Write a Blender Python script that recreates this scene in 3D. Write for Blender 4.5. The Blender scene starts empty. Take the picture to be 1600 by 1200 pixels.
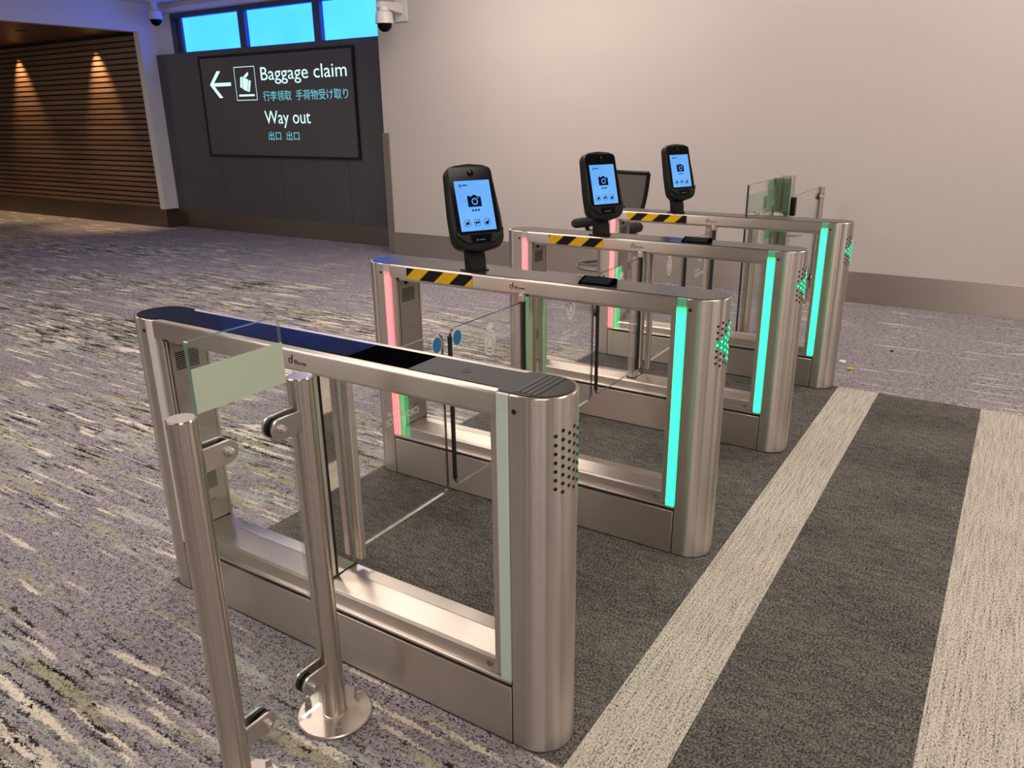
import bpy, bmesh, math, random
from mathutils import Vector, Matrix
random.seed(7)
PI = math.pi
S = bpy.context.scene
COL = S.collection

# ------------------------------------------------------------------ camera
YAW, PITCH, ROLL = 0.997037691, -0.332184777, -0.012310292
cam_data = bpy.data.cameras.new('camera')
cam = bpy.data.objects.new('camera', cam_data)
COL.objects.link(cam)
fw = Vector((math.sin(YAW)*math.cos(PITCH), math.cos(YAW)*math.cos(PITCH), math.sin(PITCH)))
rt = Vector((math.cos(YAW), -math.sin(YAW), 0))
up = rt.cross(fw)
r2 = rt*math.cos(ROLL) + up*math.sin(ROLL)
u2 = up*math.cos(ROLL) - rt*math.sin(ROLL)
M = Matrix((r2, u2, -fw)).transposed().to_4x4()
M.translation = Vector((-1.38200, -0.90537, 1.59407))
cam.matrix_world = M
cam_data.sensor_width = 36.0
cam_data.lens = 36.0*1210.33/1600.0
cam_data.clip_start = 0.05
cam_data.clip_end = 100
S.camera = cam

# ------------------------------------------------------------------ exposure
S.view_settings.view_transform = 'Standard'
S.view_settings.look = 'None'
S.view_settings.gamma = 1.0
S.view_settings.exposure = 0.0
S.view_settings.use_curve_mapping = False
S.display_settings.display_device = 'sRGB'

# ------------------------------------------------------------------ world: ambient for the unseen hall, bands added for steel reflections
W = bpy.data.worlds.new('hall')
S.world = W
W.use_nodes = True
wt = W.node_tree
wt.nodes.clear()
wo = wt.nodes.new('ShaderNodeOutputWorld')
wb = wt.nodes.new('ShaderNodeBackground')
wc = wt.nodes.new('ShaderNodeTexCoord')
wm = wt.nodes.new('ShaderNodeMapping')
wm.inputs['Scale'].default_value = (3.0, 3.0, 0.35)
wn = wt.nodes.new('ShaderNodeTexNoise')
wn.inputs['Scale'].default_value = 2.3
wn.inputs['Detail'].default_value = 2.0
wr = wt.nodes.new('ShaderNodeValToRGB')
wr.color_ramp.elements[0].position = 0.44
wr.color_ramp.elements[0].color = (0.07, 0.062, 0.055, 1)
wr.color_ramp.elements[1].position = 0.57
wr.color_ramp.elements[1].color = (1.45, 1.31, 1.18, 1)
wt.links.new(wc.outputs['Generated'], wm.inputs['Vector'])
wt.links.new(wm.outputs['Vector'], wn.inputs['Vector'])
wt.links.new(wn.outputs['Fac'], wr.inputs['Fac'])
wt.links.new(wr.outputs['Color'], wb.inputs['Color'])
wb.inputs['Strength'].default_value = 0.95
wt.links.new(wb.outputs['Background'], wo.inputs['Surface'])

# ------------------------------------------------------------------ lamps of the room, some added as fill
def area(name, loc, sx, sy, power, col, rot=(0, 0, 0), spread=PI):
    d = bpy.data.lights.new(name, 'AREA')
    d.shape = 'RECTANGLE'; d.size = sx; d.size_y = sy
    d.energy = power; d.color = col; d.spread = spread
    o = bpy.data.objects.new(name, d); COL.objects.link(o)
    o.location = loc; o.rotation_euler = rot
    return o
WARM = (1.0, 0.88, 0.78)
for lx, ly, pw in ((-1.6, -1.2, 46), (1.2, -1.4, 46), (4.0, -1.6, 46), (-0.6, 2.6, 46), (2.2, 2.6, 46), (4.4, 3.2, 42), (0.6, 6.2, 40), (3.2, 6.4, 16)):  # last pair is added fill, lifting the far floor and sign wall
    area('ceiling_lamp_and_fill', (lx, ly, 3.17), 0.5, 1.9, pw, WARM)
# linear wall washer in front of the long plain wall
area('wall_washer', (4.95, -0.5, 3.17), 0.10, 10.6, 50, (1.0, 0.89, 0.81), (0, math.radians(-38), 0))
def spot(name, loc, power, col, ang, blend, aim):
    d = bpy.data.lights.new(name, 'SPOT')
    d.energy = power; d.color = col; d.spot_size = math.radians(ang); d.spot_blend = blend
    d.shadow_soft_size = 0.025
    o = bpy.data.objects.new(name, d); COL.objects.link(o)
    o.location = loc
    o.rotation_euler = (Vector(aim) - Vector(loc)).to_track_quat('-Z', 'Y').to_euler()
    return o
AMBER = (1.0, 0.66, 0.36)
for ly in (11.55, 13.88, 16.2):
    spot('wall_spot', (5.955, ly, 2.83), 230, AMBER, 62, 0.85, (6.10, ly, 0.8))
area('corridor_lamp', (4.3, 12.5, 2.80), 0.4, 2.6, 13, (1.0, 0.78, 0.58))

# ------------------------------------------------------------------ node helpers
def newmat(name):
    m = bpy.data.materials.new(name); m.use_nodes = True
    nt = m.node_tree; nt.nodes.clear()
    out = nt.nodes.new('ShaderNodeOutputMaterial')
    return m, nt, out
def nd(nt, kind, **kw):
    n = nt.nodes.new('ShaderNode' + kind)
    for k, v in kw.items():
        if k.startswith('i_'):
            key = k[2:].replace('_', ' ')
            if key.isdigit(): key = int(key)
            sock = n.inputs[key]
            if isinstance(v, bpy.types.NodeSocket): nt.links.new(v, sock)
            else: sock.default_value = v
        else: setattr(n, k, v)
    return n
def math_(nt, op, a, b=0.0, c=None, clamp=False):
    n = nt.nodes.new('ShaderNodeMath'); n.operation = op; n.use_clamp = clamp
    for i, v in enumerate((a, b, c)):
        if v is None: continue
        if isinstance(v, bpy.types.NodeSocket): nt.links.new(v, n.inputs[i])
        else: n.inputs[i].default_value = v
    return n.outputs[0]
def ramp(nt, fac, stops, interp='LINEAR'):
    n = nt.nodes.new('ShaderNodeValToRGB'); cr = n.color_ramp; cr.interpolation = interp
    while len(cr.elements) < len(stops): cr.elements.new(0.5)
    for e, (p, c) in zip(cr.elements, stops):
        e.position = p; e.color = (c[0], c[1], c[2], 1) if not isinstance(c, (int, float)) else (c, c, c, 1)
    nt.links.new(fac, n.inputs['Fac'])
    return n.outputs['Color']
def mixc(nt, fac, a, b):
    n = nt.nodes.new('ShaderNodeMix'); n.data_type = 'RGBA'
    for i, v in ((0, fac), (6, a), (7, b)):
        if isinstance(v, bpy.types.NodeSocket): nt.links.new(v, n.inputs[i])
        elif i == 0: n.inputs[0].default_value = v
        else: n.inputs[i].default_value = (v[0], v[1], v[2], 1)
    return n.outputs[2]
def coords(nt, scale=(1, 1, 1), loc=(0, 0, 0), vec=None, obj=True):
    if vec is None:
        tc = nt.nodes.new('ShaderNodeTexCoord'); vec = tc.outputs['Object']
    mp = nd(nt, 'Mapping', i_Scale=scale, i_Location=loc)
    nt.links.new(vec, mp.inputs['Vector'])
    return mp.outputs['Vector']
def noise(nt, vec, scale=1.0, detail=2.0, rough=0.5):
    n = nd(nt, 'TexNoise', i_Scale=scale, i_Detail=detail, i_Roughness=rough)
    nt.links.new(vec, n.inputs['Vector'])
    return n.outputs['Fac']
def bsdf(nt, out, **kw):
    b = nd(nt, 'BsdfPrincipled', **kw)
    nt.links.new(b.outputs[0], out.inputs[0])
    return b
def bump(nt, b, h, strength=0.2, dist=0.002):
    n = nd(nt, 'Bump', i_Strength=strength, i_Distance=dist, i_Height=h)
    nt.links.new(n.outputs[0], b.inputs['Normal'])
def plain(name, col, rough=0.5, metal=0.0, var=0.06, vs=30.0, spec=0.5):
    m, nt, out = newmat(name)
    v = coords(nt)
    f = noise(nt, v, vs, 3)
    lo = tuple(c*(1-var) for c in col); hi = tuple(min(1, c*(1+var)) for c in col)
    c = ramp(nt, f, ((0.3, lo), (0.7, hi)))
    b = bsdf(nt, out, i_Base_Color=c, i_Roughness=rough, i_Metallic=metal)
    b.inputs['Specular IOR Level'].default_value = spec
    return m
def emit(name, col, strength):
    m, nt, out = newmat(name)
    e = nd(nt, 'Emission', i_Color=(col[0], col[1], col[2], 1), i_Strength=strength)
    nt.links.new(e.outputs[0], out.inputs[0])
    return m

# ------------------------------------------------------------------ materials
def brushed(name, col=(0.60, 0.55, 0.50), rough=0.24, grain=(3, 3, 400), aniso=0.75, tang='XY', rv=0.08):
    """Brushed stainless steel: grain running along the horizontal, stretched highlight across it."""
    m, nt, out = newmat(name)
    v = coords(nt, grain)
    g = noise(nt, v, 1.0, 3, 0.6)
    big = noise(nt, coords(nt, (2.2, 2.2, 2.2)), 1.0, 2)
    c = ramp(nt, g, ((0.25, tuple(x*0.93 for x in col)), (0.75, tuple(min(1, x*1.05) for x in col))))
    rr = math_(nt, 'ADD', math_(nt, 'MULTIPLY', g, rv), rough - rv*0.5)
    rr = math_(nt, 'ADD', rr, math_(nt, 'MULTIPLY', math_(nt, 'SUBTRACT', big, 0.5), 0.10))
    b = bsdf(nt, out, i_Base_Color=c, i_Roughness=rr, i_Metallic=1.0)
    b.inputs['Anisotropic'].default_value = aniso
    tv = nd(nt, 'CombineXYZ', i_X=0.12, i_Y=0.013, i_Z=1.0)
    nt.links.new(tv.outputs[0], b.inputs['Tangent'])
    bump(nt, b, g, 0.06, 0.0005)
    return m
M_steel = brushed('brushed_steel', col=(0.62, 0.555, 0.50), rough=0.33, aniso=0.97)
M_steel_v = brushed('polished_tube_steel', col=(0.57, 0.50, 0.44), rough=0.25, grain=(160, 160, 1.2), aniso=0.95, rv=0.02)
M_mirror = plain('polished_steel', (0.80, 0.78, 0.75), 0.035, 1.0, 0.03)
M_chrome = plain('bright_steel', (0.60, 0.545, 0.50), 0.36, 1.0, 0.04)
M_kick = brushed('kick_plate_steel', col=(0.46, 0.40, 0.36), rough=0.40, grain=(2, 2, 260), aniso=0.85, rv=0.05)
M_kickdark = brushed('dark_kick_plate', col=(0.22, 0.18, 0.155), rough=0.36, grain=(2, 2, 200), aniso=0.8)
M_black = plain('black_plastic', (0.009, 0.008, 0.008), 0.36, 0, 0.1, spec=0.22)
M_blackgloss = plain('black_gloss', (0.003, 0.003, 0.004), 0.12, 0, 0.1, spec=0.12)
M_rubber = plain('black_rubber', (0.008, 0.008, 0.008), 0.6, 0, 0.1)
M_topglass = plain('smoked_glass_top', (0.006, 0.008, 0.013), 0.16, 0, 0.1, spec=0.02)
M_toprough = plain('satin_smoked_top', (0.016, 0.014, 0.014), 0.22, 0, 0.1, spec=0.9)
M_topplate = plain('dark_satin_plate', (0.018, 0.0155, 0.0145), 0.40, 0.0, 0.1, 60, spec=0.14)
M_speaker = plain('satin_taupe_panel', (0.34, 0.295, 0.255), 0.45, 0.25, 0.05)
M_slot = plain('slot_black', (0.004, 0.004, 0.004), 0.7, 0, 0.1)
M_white = plain('white_painted_plaster', (0.74, 0.72, 0.70), 0.7, 0, 0.02, 3)
M_ceil = plain('white_ceiling_paint', (0.76, 0.75, 0.74), 0.8, 0, 0.02, 3)
M_trim = plain('corner_guard_grey', (0.20, 0.175, 0.155), 0.4, 0.3, 0.05)
M_camwhite = plain('white_plastic', (0.70, 0.68, 0.66), 0.35, 0, 0.03)
M_blue = plain('blue_sticker', (0.016, 0.13, 0.34), 0.45, 0, 0.05)
M_ink = plain('black_ink', (0.008, 0.007, 0.007), 0.6, 0, 0.1, spec=0.1)
M_winframe = plain('window_frame_paint', (0.05, 0.06, 0.085), 0.45, 0, 0.05)
M_mesh = plain('chair_fabric', (0.022, 0.020, 0.021), 0.85, 0, 0.25, 200)

def m_wall():
    m, nt, out = newmat('beige_painted_wall')
    f = noise(nt, coords(nt), 0.7, 3)
    f2 = noise(nt, coords(nt), 160, 2)
    c = ramp(nt, f, ((0.3, (0.535, 0.482, 0.457)), (0.7, (0.56, 0.503, 0.475))))
    b = bsdf(nt, out, i_Base_Color=c, i_Roughness=0.62)
    bump(nt, b, f2, 0.08, 0.001)
    return m
M_wall = m_wall()

def m_dark_panel():
    m, nt, out = newmat('charcoal_laminate')
    f = noise(nt, coords(nt), 2.0, 4)
    c = ramp(nt, f, ((0.3, (0.075, 0.069, 0.073)), (0.7, (0.088, 0.080, 0.084))))
    bsdf(nt, out, i_Base_Color=c, i_Roughness=0.45)
    return m
M_panel = m_dark_panel()
M_signface = plain('sign_face', (0.074, 0.067, 0.072), 0.35, 0, 0.05, 2)

def m_wood(name='timber_batten', k=1.0):
    m, nt, out = newmat(name)
    v = coords(nt, (30, 1.2, 30))
    f = noise(nt, v, 1.0, 5, 0.6)
    board = noise(nt, coords(nt, (0.3, 0.4, 12.3)), 1.0, 0)
    f = math_(nt, 'ADD', math_(nt, 'MULTIPLY', f, 0.6), math_(nt, 'MULTIPLY', board, 0.4))
    c = ramp(nt, f, ((0.3, (0.12*k, 0.062*k, 0.034*k)), (0.55, (0.20*k, 0.112*k, 0.064*k)), (0.75, (0.27*k, 0.162*k, 0.098*k))))
    bsdf(nt, out, i_Base_Color=c, i_Roughness=0.42)
    return m
M_wood = m_wood()
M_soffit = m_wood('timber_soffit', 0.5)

def m_carpet():
    m, nt, out = newmat('patterned_carpet')
    tc = nt.nodes.new('ShaderNodeTexCoord'); P = tc.outputs['Object']
    # ragged tufts push the edge of every streak about
    tuftv = nd(nt, 'TexNoise', i_Scale=75.0, i_Detail=3.0, i_Roughness=0.65); nt.links.new(P, tuftv.inputs['Vector'])
    off = nd(nt, 'VectorMath', operation='SUBTRACT'); nt.links.new(tuftv.outputs['Color'], off.inputs[0]); off.inputs[1].default_value = (0.5, 0.5, 0.5)
    sc = nd(nt, 'VectorMath', operation='MULTIPLY'); nt.links.new(off.outputs[0], sc.inputs[0]); sc.inputs[1].default_value = (0.042, 0.065, 0)
    wv = nd(nt, 'VectorMath', operation='ADD'); nt.links.new(P, wv.inputs[0]); nt.links.new(sc.outputs[0], wv.inputs[1])
    V = wv.outputs[0]
    sep = nt.nodes.new('ShaderNodeSeparateXYZ'); nt.links.new(P, sep.inputs[0])
    dens_x = nd(nt, 'MapRange', i_Value=math_(nt, 'SUBTRACT', sep.outputs['X'], math_(nt, 'MULTIPLY', sep.outputs['Y'], 0.25)), i_1=2.5, i_2=3.7, i_3=0.0, i_4=1.0)
    dens_x.interpolation_type = 'SMOOTHSTEP'
    low = noise(nt, coords(nt, (1.1, 0.30, 1), vec=P), 1.0, 2)
    dens = math_(nt, 'SUBTRACT', math_(nt, 'MULTIPLY', math_(nt, 'SUBTRACT', low, 0.5), 0.40), math_(nt, 'MULTIPLY', dens_x.outputs[0], 0.11))
    near = nd(nt, 'MapRange', i_Value=sep.outputs['X'], i_1=-0.1, i_2=1.1, i_3=0.042, i_4=0.0)
    near.interpolation_type = 'SMOOTHSTEP'
    dens = math_(nt, 'SUBTRACT', dens, near.outputs[0])
    def streak(sx, sy, loc, th, soft=0.025, det=3.0, k=1.0):
        f = noise(nt, coords(nt, (sx, sy, 1), loc, vec=V), 1.0, det, 0.6)
        f = math_(nt, 'ADD', f, math_(nt, 'MULTIPLY', dens, k))
        r = nd(nt, 'MapRange', i_Value=f, i_1=th-soft, i_2=th+soft, i_3=0.0, i_4=1.0)
        return r.outputs[0]
    fine = noise(nt, coords(nt, (170, 110, 1), vec=P), 1.0, 2, 0.6)
    mid = noise(nt, coords(nt, (105, 34, 1), (3, 1, 0), vec=V), 1.0, 2, 0.6)
    pile = math_(nt, 'ADD', math_(nt, 'MULTIPLY', fine, 0.55), math_(nt, 'MULTIPLY', mid, 0.45))
    base = ramp(nt, pile, ((0.40, (0.016, 0.014, 0.017)), (0.465, (0.245, 0.220, 0.246)), (0.60, (0.42, 0.385, 0.42))))
    base = mixc(nt, streak(9, 1.2, (4, 9, 0), 0.54, 0.04), base, ramp(nt, pile, ((0.37, (0.05, 0.045, 0.05)), (0.47, (0.31, 0.285, 0.295)), (0.6, (0.45, 0.41, 0.42)))))
    c = mixc(nt, streak(15, 1.3, (11, 2, 0), 0.57), base, ramp(nt, pile, ((0.36, (0.10, 0.11, 0.105)), (0.47, (0.37, 0.385, 0.36)), (0.6, (0.50, 0.52, 0.48)))))
    c = mixc(nt, streak(17, 1.3, (1, 17, 0), 0.57), c, ramp(nt, pile, ((0.37, (0.09, 0.08, 0.055)), (0.47, (0.34, 0.32, 0.235)), (0.6, (0.46, 0.43, 0.33)))))
    out1 = math_(nt, 'MULTIPLY', math_(nt, 'MULTIPLY', streak(22, 1.5, (7, 4.97, 0), 0.565), math_(nt, 'SUBTRACT', 1.0, streak(22, 1.5, (7, 4.97, 0), 0.60))), streak(26, 3.0, (5, 8, 0), 0.50))
    c = mixc(nt, out1, c, (0.016, 0.014, 0.016))
    c = mixc(nt, streak(22, 1.5, (7, 5, 0), 0.595), c, ramp(nt, pile, ((0.34, (0.36, 0.32, 0.27)), (0.46, (0.74, 0.66, 0.56)), (0.6, (0.84, 0.76, 0.66)))))
    c = mixc(nt, streak(42, 1.5, (3, 31, 0), 0.645, 0.02, 2.0, 0.10), c, ramp(nt, pile, ((0.36, (0.35, 0.30, 0.25)), (0.46, (0.72, 0.64, 0.54)))))
    blk = streak(52, 2.6, (9, 23, 0), 0.60, 0.02)
    c = mixc(nt, blk, c, (0.014, 0.012, 0.014))
    blk2 = streak(70, 14.0, (2, 3, 0), 0.64, 0.02, 2.0, 0.6)
    c = mixc(nt, blk2, c, (0.02, 0.017, 0.02))
    b = bsdf(nt, out, i_Base_Color=c, i_Roughness=0.95)
    b.inputs['Specular IOR Level'].default_value = 0.1
    bump(nt, b, math_(nt, 'ADD', fine, math_(nt, 'MULTIPLY', mid, 0.6)), 0.6, 0.006)
    return m
M_carpet = m_carpet()

def m_dark_carpet():
    m, nt, out = newmat('charcoal_carpet')
    fine = noise(nt, coords(nt, (140, 140, 1)), 1.0, 3, 0.75)
    cord = noise(nt, coords(nt, (42, 14, 1)), 1.0, 4, 0.75)
    big = noise(nt, coords(nt, (3, 1.6, 1)), 1.0, 3)
    f = math_(nt, 'ADD', math_(nt, 'MULTIPLY', fine, 0.68), math_(nt, 'ADD', math_(nt, 'MULTIPLY', cord, 0.22), math_(nt, 'MULTIPLY', big, 0.10)))
    c = ramp(nt, f, ((0.40, (0.012, 0.011, 0.0105)), (0.49, (0.090, 0.084, 0.078)), (0.60, (0.22, 0.205, 0.19))))
    b = bsdf(nt, out, i_Base_Color=c, i_Roughness=0.95)
    b.inputs['Specular IOR Level'].default_value = 0.1
    bump(nt, b, fine, 0.5, 0.004)
    return m
M_darkcarpet = m_dark_carpet()

def m_light_carpet():
    m, nt, out = newmat('pale_stripe_carpet')
    fine = noise(nt, coords(nt, (120, 190, 1)), 1.0, 2, 0.7)
    line = noise(nt, coords(nt, (5, 120, 1)), 1.0, 3, 0.7)
    f = math_(nt, 'ADD', math_(nt, 'MULTIPLY', fine, 0.66), math_(nt, 'MULTIPLY', line, 0.34))
    c = ramp(nt, f, ((0.38, (0.06, 0.054, 0.047)), (0.46, (0.40, 0.365, 0.315)), (0.60, (0.66, 0.61, 0.53))))
    b = bsdf(nt, out, i_Base_Color=c, i_Roughness=0.95)
    b.inputs['Specular IOR Level'].default_value = 0.1
    bump(nt, b, fine, 0.5, 0.004)
    return m
M_lightcarpet = m_light_carpet()

def m_glass(name, tint, f0=0.05, haze=None, hazecol=(0.6, 0.65, 0.6)):
    """Clear pane: straight-through light plus a Fresnel-weighted mirror."""
    m, nt, out = newmat(name)
    tr = nd(nt, 'BsdfTransparent', i_Color=(*tint, 1))
    gl = nd(nt, 'BsdfGlossy', i_Color=(1, 1, 1, 1), i_Roughness=0.012)
    geo = nt.nodes.new('ShaderNodeNewGeometry')
    dt = nd(nt, 'VectorMath', operation='DOT_PRODUCT')
    nt.links.new(geo.outputs['Incoming'], dt.inputs[0]); nt.links.new(geo.outputs['Normal'], dt.inputs[1])
    ca = math_(nt, 'ABSOLUTE', dt.outputs['Value'])
    p5 = math_(nt, 'POWER', math_(nt, 'SUBTRACT', 1.0, ca, clamp=True), 5.0)
    fr = math_(nt, 'ADD', math_(nt, 'MULTIPLY', p5, 1-f0), f0, clamp=True)
    mx = nd(nt, 'MixShader', i_Fac=fr)
    base = tr.outputs[0]
    if haze:
        df = nd(nt, 'BsdfDiffuse', i_Color=(*hazecol, 1))
        tl = nd(nt, 'BsdfTranslucent', i_Color=(*hazecol, 1))
        a = nd(nt, 'MixShader', i_Fac=0.4); nt.links.new(df.outputs[0], a.inputs[1]); nt.links.new(tl.outputs[0], a.inputs[2])
        h = nd(nt, 'MixShader', i_Fac=haze); nt.links.new(tr.outputs[0], h.inputs[1]); nt.links.new(a.outputs[0], h.inputs[2])
        base = h.outputs[0]
    nt.links.new(base, mx.inputs[1]); nt.links.new(gl.outputs[0], mx.inputs[2])
    nt.links.new(mx.outputs[0], out.inputs[0])
    return m
M_glass = m_glass('clear_glass', (0.975, 0.985, 0.98), 0.075)
M_railglass = m_glass('rail_glass', (0.955, 0.975, 0.962), 0.04)
M_frost = m_glass('frosted_band', (0.80, 0.88, 0.80), 0.03, 0.86, (0.66, 0.72, 0.60))
M_etch = m_glass('etched_mark', (0.95, 0.95, 0.95), 0.04, 0.72, (0.90, 0.88, 0.86))
M_halo = m_glass('sticker_rim', (0.95, 0.97, 1.0), 0.04, 0.45, (0.75, 0.82, 0.95))
M_edge = m_glass('glass_edge_green', (0.55, 0.80, 0.70), 0.10, 0.55, (0.24, 0.44, 0.36))
M_edge_faint = m_glass('glass_edge_faint', (0.80, 0.88, 0.84), 0.08, 0.22, (0.40, 0.48, 0.44))
M_edge_thin = plain('glass_edge_dark', (0.035, 0.035, 0.033), 0.3, 0, 0.2, 40)
M_edge_pale = plain('glass_edge_pale', (0.50, 0.48, 0.45), 0.3, 0, 0.2, 40)
M_greenglass = m_glass('green_tinted_glass', (0.76, 0.86, 0.78), 0.06, 0.14, (0.30, 0.38, 0.31))
M_greenglass_l = m_glass('pale_green_glass', (0.84, 0.91, 0.85), 0.06, 0.20, (0.42, 0.52, 0.44))

def m_strip(name, col, power, pale=(0.55, 0.60, 0.56)):
    """Milky diffuser lit from inside; its top few centimetres lie past the last lamp."""
    m, nt, out = newmat(name)
    tc = nt.nodes.new('ShaderNodeTexCoord')
    sep = nt.nodes.new('ShaderNodeSeparateXYZ'); nt.links.new(tc.outputs['Object'], sep.inputs[0])
    f = nd(nt, 'MapRange', i_Value=sep.outputs['Z'], i_1=0.972, i_2=0.945, i_3=0.03, i_4=1.0)
    b = bsdf(nt, out, i_Base_Color=(*pale, 1), i_Roughness=0.35)
    b.inputs['Emission Color'].default_value = (*col, 1)
    nt.links.new(math_(nt, 'MULTIPLY', f.outputs[0], power), b.inputs['Emission Strength'])
    return m
M_green = m_strip('green_light_diffuser', (0.003, 1.0, 0.285), 2.6, (0.17, 0.40, 0.31))
M_red = m_strip('red_light_diffuser', (1.0, 0.13, 0.17), 1.35, (0.6, 0.5, 0.48))
M_stripoff = m_strip('unlit_diffuser_front', (0.1, 1.0, 0.5), 0.02, (0.58, 0.66, 0.60))
M_stripoff2 = m_strip('unlit_diffuser_rear', (1.0, 0.6, 0.6), 0.01, (0.78, 0.72, 0.68))
M_arrow_glow = emit('arrow_glow_green', (0.01, 1.0, 0.42), 0.5)  # emissive discs imitating lamp glow on the steel around the holes
M_arrowcore = emit('arrow_lamp_core', (0.20, 1.0, 0.55), 1.6)

def m_tape(phase, period=0.156):
    m, nt, out = newmat('hazard_tape')
    geo = nt.nodes.new('ShaderNodeTexCoord')
    sep = nt.nodes.new('ShaderNodeSeparateXYZ'); nt.links.new(geo.outputs['Object'], sep.inputs[0])
    s = math_(nt, 'ADD', sep.outputs['Y'], math_(nt, 'MULTIPLY', math_(nt, 'SUBTRACT', sep.outputs['Z'], 1.0), 1.15))
    f = math_(nt, 'FRACT', math_(nt, 'ADD', math_(nt, 'DIVIDE', s, -period), phase))
    st = math_(nt, 'GREATER_THAN', f, 0.5)
    w = noise(nt, coords(nt), 60, 3)
    yl = ramp(nt, w, ((0.3, (0.76, 0.45, 0.014)), (0.7, (0.86, 0.52, 0.02))))
    c = mixc(nt, st, yl, (0.010, 0.008, 0.009))
    b = bsdf(nt, out, i_Base_Color=c, i_Roughness=0.5)
    b.inputs['Specular IOR Level'].default_value = 0.2
    return m

# ------------------------------------------------------------------ mesh helpers
def bx(bm, x0, x1, y0, y1, z0, z1):
    vs = [bm.verts.new((x, y, z)) for z in (z0, z1) for y in (y0, y1) for x in (x0, x1)]
    for f in ((0, 2, 3, 1), (4, 5, 7, 6), (0, 1, 5, 4), (2, 6, 7, 3), (0, 4, 6, 2), (1, 3, 7, 5)):
        bm.faces.new([vs[i] for i in f])
def prism(bm, pts, axis, a, b):
    """extrude a 2-D outline along an axis: pts are (x,y) for z, (y,z) for x, (x,z) for y"""
    def mk(p, t):
        if axis == 'z': return (p[0], p[1], t)
        if axis == 'x': return (t, p[0], p[1])
        return (p[0], t, p[1])
    A = [bm.verts.new(mk(p, a)) for p in pts]; B = [bm.verts.new(mk(p, b)) for p in pts]
    n = len(pts)
    bm.faces.new(A[::-1]); bm.faces.new(B)
    for i in range(n): bm.faces.new((A[i], A[(i+1) % n], B[(i+1) % n], B[i]))
def tube(bm, p, q, r, n=20, r2=None, cap=True):
    p, q = Vector(p), Vector(q); d = (q-p).normalized()
    a = d.orthogonal().normalized(); b = d.cross(a)
    r2 = r if r2 is None else r2
    A = [bm.verts.new(p + r*(math.cos(2*PI*i/n)*a + math.sin(2*PI*i/n)*b)) for i in range(n)]
    B = [bm.verts.new(q + r2*(math.cos(2*PI*i/n)*a + math.sin(2*PI*i/n)*b)) for i in range(n)]
    for i in range(n): bm.faces.new((A[i], A[(i+1) % n], B[(i+1) % n], B[i]))
    if cap: bm.faces.new(A[::-1]); bm.faces.new(B)
def lathe(bm, c, prof, n=24, axis=(0, 0, 1)):
    """prof: list of (radius, height) turned about the axis through c"""
    c = Vector(c); ax = Vector(axis).normalized(); a = ax.orthogonal().normalized(); b = ax.cross(a)
    rings = []
    for r, h in prof:
        if r < 1e-6: rings.append([bm.verts.new(c + ax*h)])
        else: rings.append([bm.verts.new(c + ax*h + r*(math.cos(2*PI*i/n)*a + math.sin(2*PI*i/n)*b)) for i in range(n)])
    for R0, R1 in zip(rings, rings[1:]):
        for i in range(n):
            j = (i+1) % n
            if len(R0) == 1 and len(R1) == 1: continue
            if len(R0) == 1: bm.faces.new((R0[0], R1[j], R1[i]))
            elif len(R1) == 1: bm.faces.new((R0[i], R0[j], R1[0]))
            else: bm.faces.new((R0[i], R0[j], R1[j], R1[i]))
    if len(rings[0]) > 1: bm.faces.new(rings[0][::-1])
    if len(rings[-1]) > 1: bm.faces.new(rings[-1])
def torus(bm, c, R, r, n=48, k=10, axis=(0, 0, 1)):
    c = Vector(c); ax = Vector(axis).normalized(); a = ax.orthogonal().normalized(); b = ax.cross(a)
    V = []
    for i in range(n):
        t = 2*PI*i/n; d = math.cos(t)*a + math.sin(t)*b
        V.append([bm.verts.new(c + d*(R + r*math.cos(2*PI*j/k)) + ax*r*math.sin(2*PI*j/k)) for j in range(k)])
    for i in range(n):
        for j in range(k):
            bm.faces.new((V[i][j], V[(i+1) % n][j], V[(i+1) % n][(j+1) % k], V[i][(j+1) % k]))
def arc(cx, cy, r, a0, a1, n):
    return [(cx + r*math.cos(math.radians(a0 + (a1-a0)*i/n)), cy + r*math.sin(math.radians(a0 + (a1-a0)*i/n))) for i in range(n+1)]
def rrect(w, h, r, n=5, cx=0, cy=0):
    p = []
    for sx, sy, a in ((1, 1, 0), (-1, 1, 90), (-1, -1, 180), (1, -1, 270)):
        p += arc(cx + sx*(w/2-r), cy + sy*(h/2-r), r, a, a+90, n)
    return p

def obj(name, bm, mat, parent=None, bevel=0.0, seg=2, smooth=True, origin=None, sharp=35):
    bmesh.ops.recalc_face_normals(bm, faces=bm.faces[:])
    if origin is not None:
        bmesh.ops.translate(bm, verts=bm.verts[:], vec=-Vector(origin))
    me = bpy.data.meshes.new(name); bm.to_mesh(me); bm.free()
    o = bpy.data.objects.new(name, me); COL.objects.link(o)
    for m in (mat if isinstance(mat, (list, tuple)) else [mat]): me.materials.append(m)
    if origin is not None: o.location = origin
    if smooth:
        me.polygons.foreach_set('use_smooth', [True]*len(me.polygons))
        try: me.set_sharp_from_angle(angle=math.radians(sharp))
        except Exception: pass
    if bevel:
        b = o.modifiers.new('bevel', 'BEVEL'); b.width = bevel; b.segments = seg; b.limit_method = 'ANGLE'; b.angle_limit = math.radians(40)
        b.harden_normals = False
    if parent: o.parent = parent
    return o
def box(name, dims, mat, parent=None, bevel=0.0, **k):
    bm = bmesh.new(); bx(bm, *dims); return obj(name, bm, mat, parent, bevel, **k)
def thing(name, loc, label, cat, group=None, rz=0.0):
    o = bpy.data.objects.new(name, None); COL.objects.link(o)
    o.empty_display_size = 0.1; o.location = loc; o.rotation_euler = (0, 0, rz)
    o['label'] = label; o['category'] = cat
    if group: o['group'] = group
    return o
def tag(o, label, cat, group=None):
    o['label'] = label; o['category'] = cat
    if group: o['group'] = group
    return o
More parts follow.
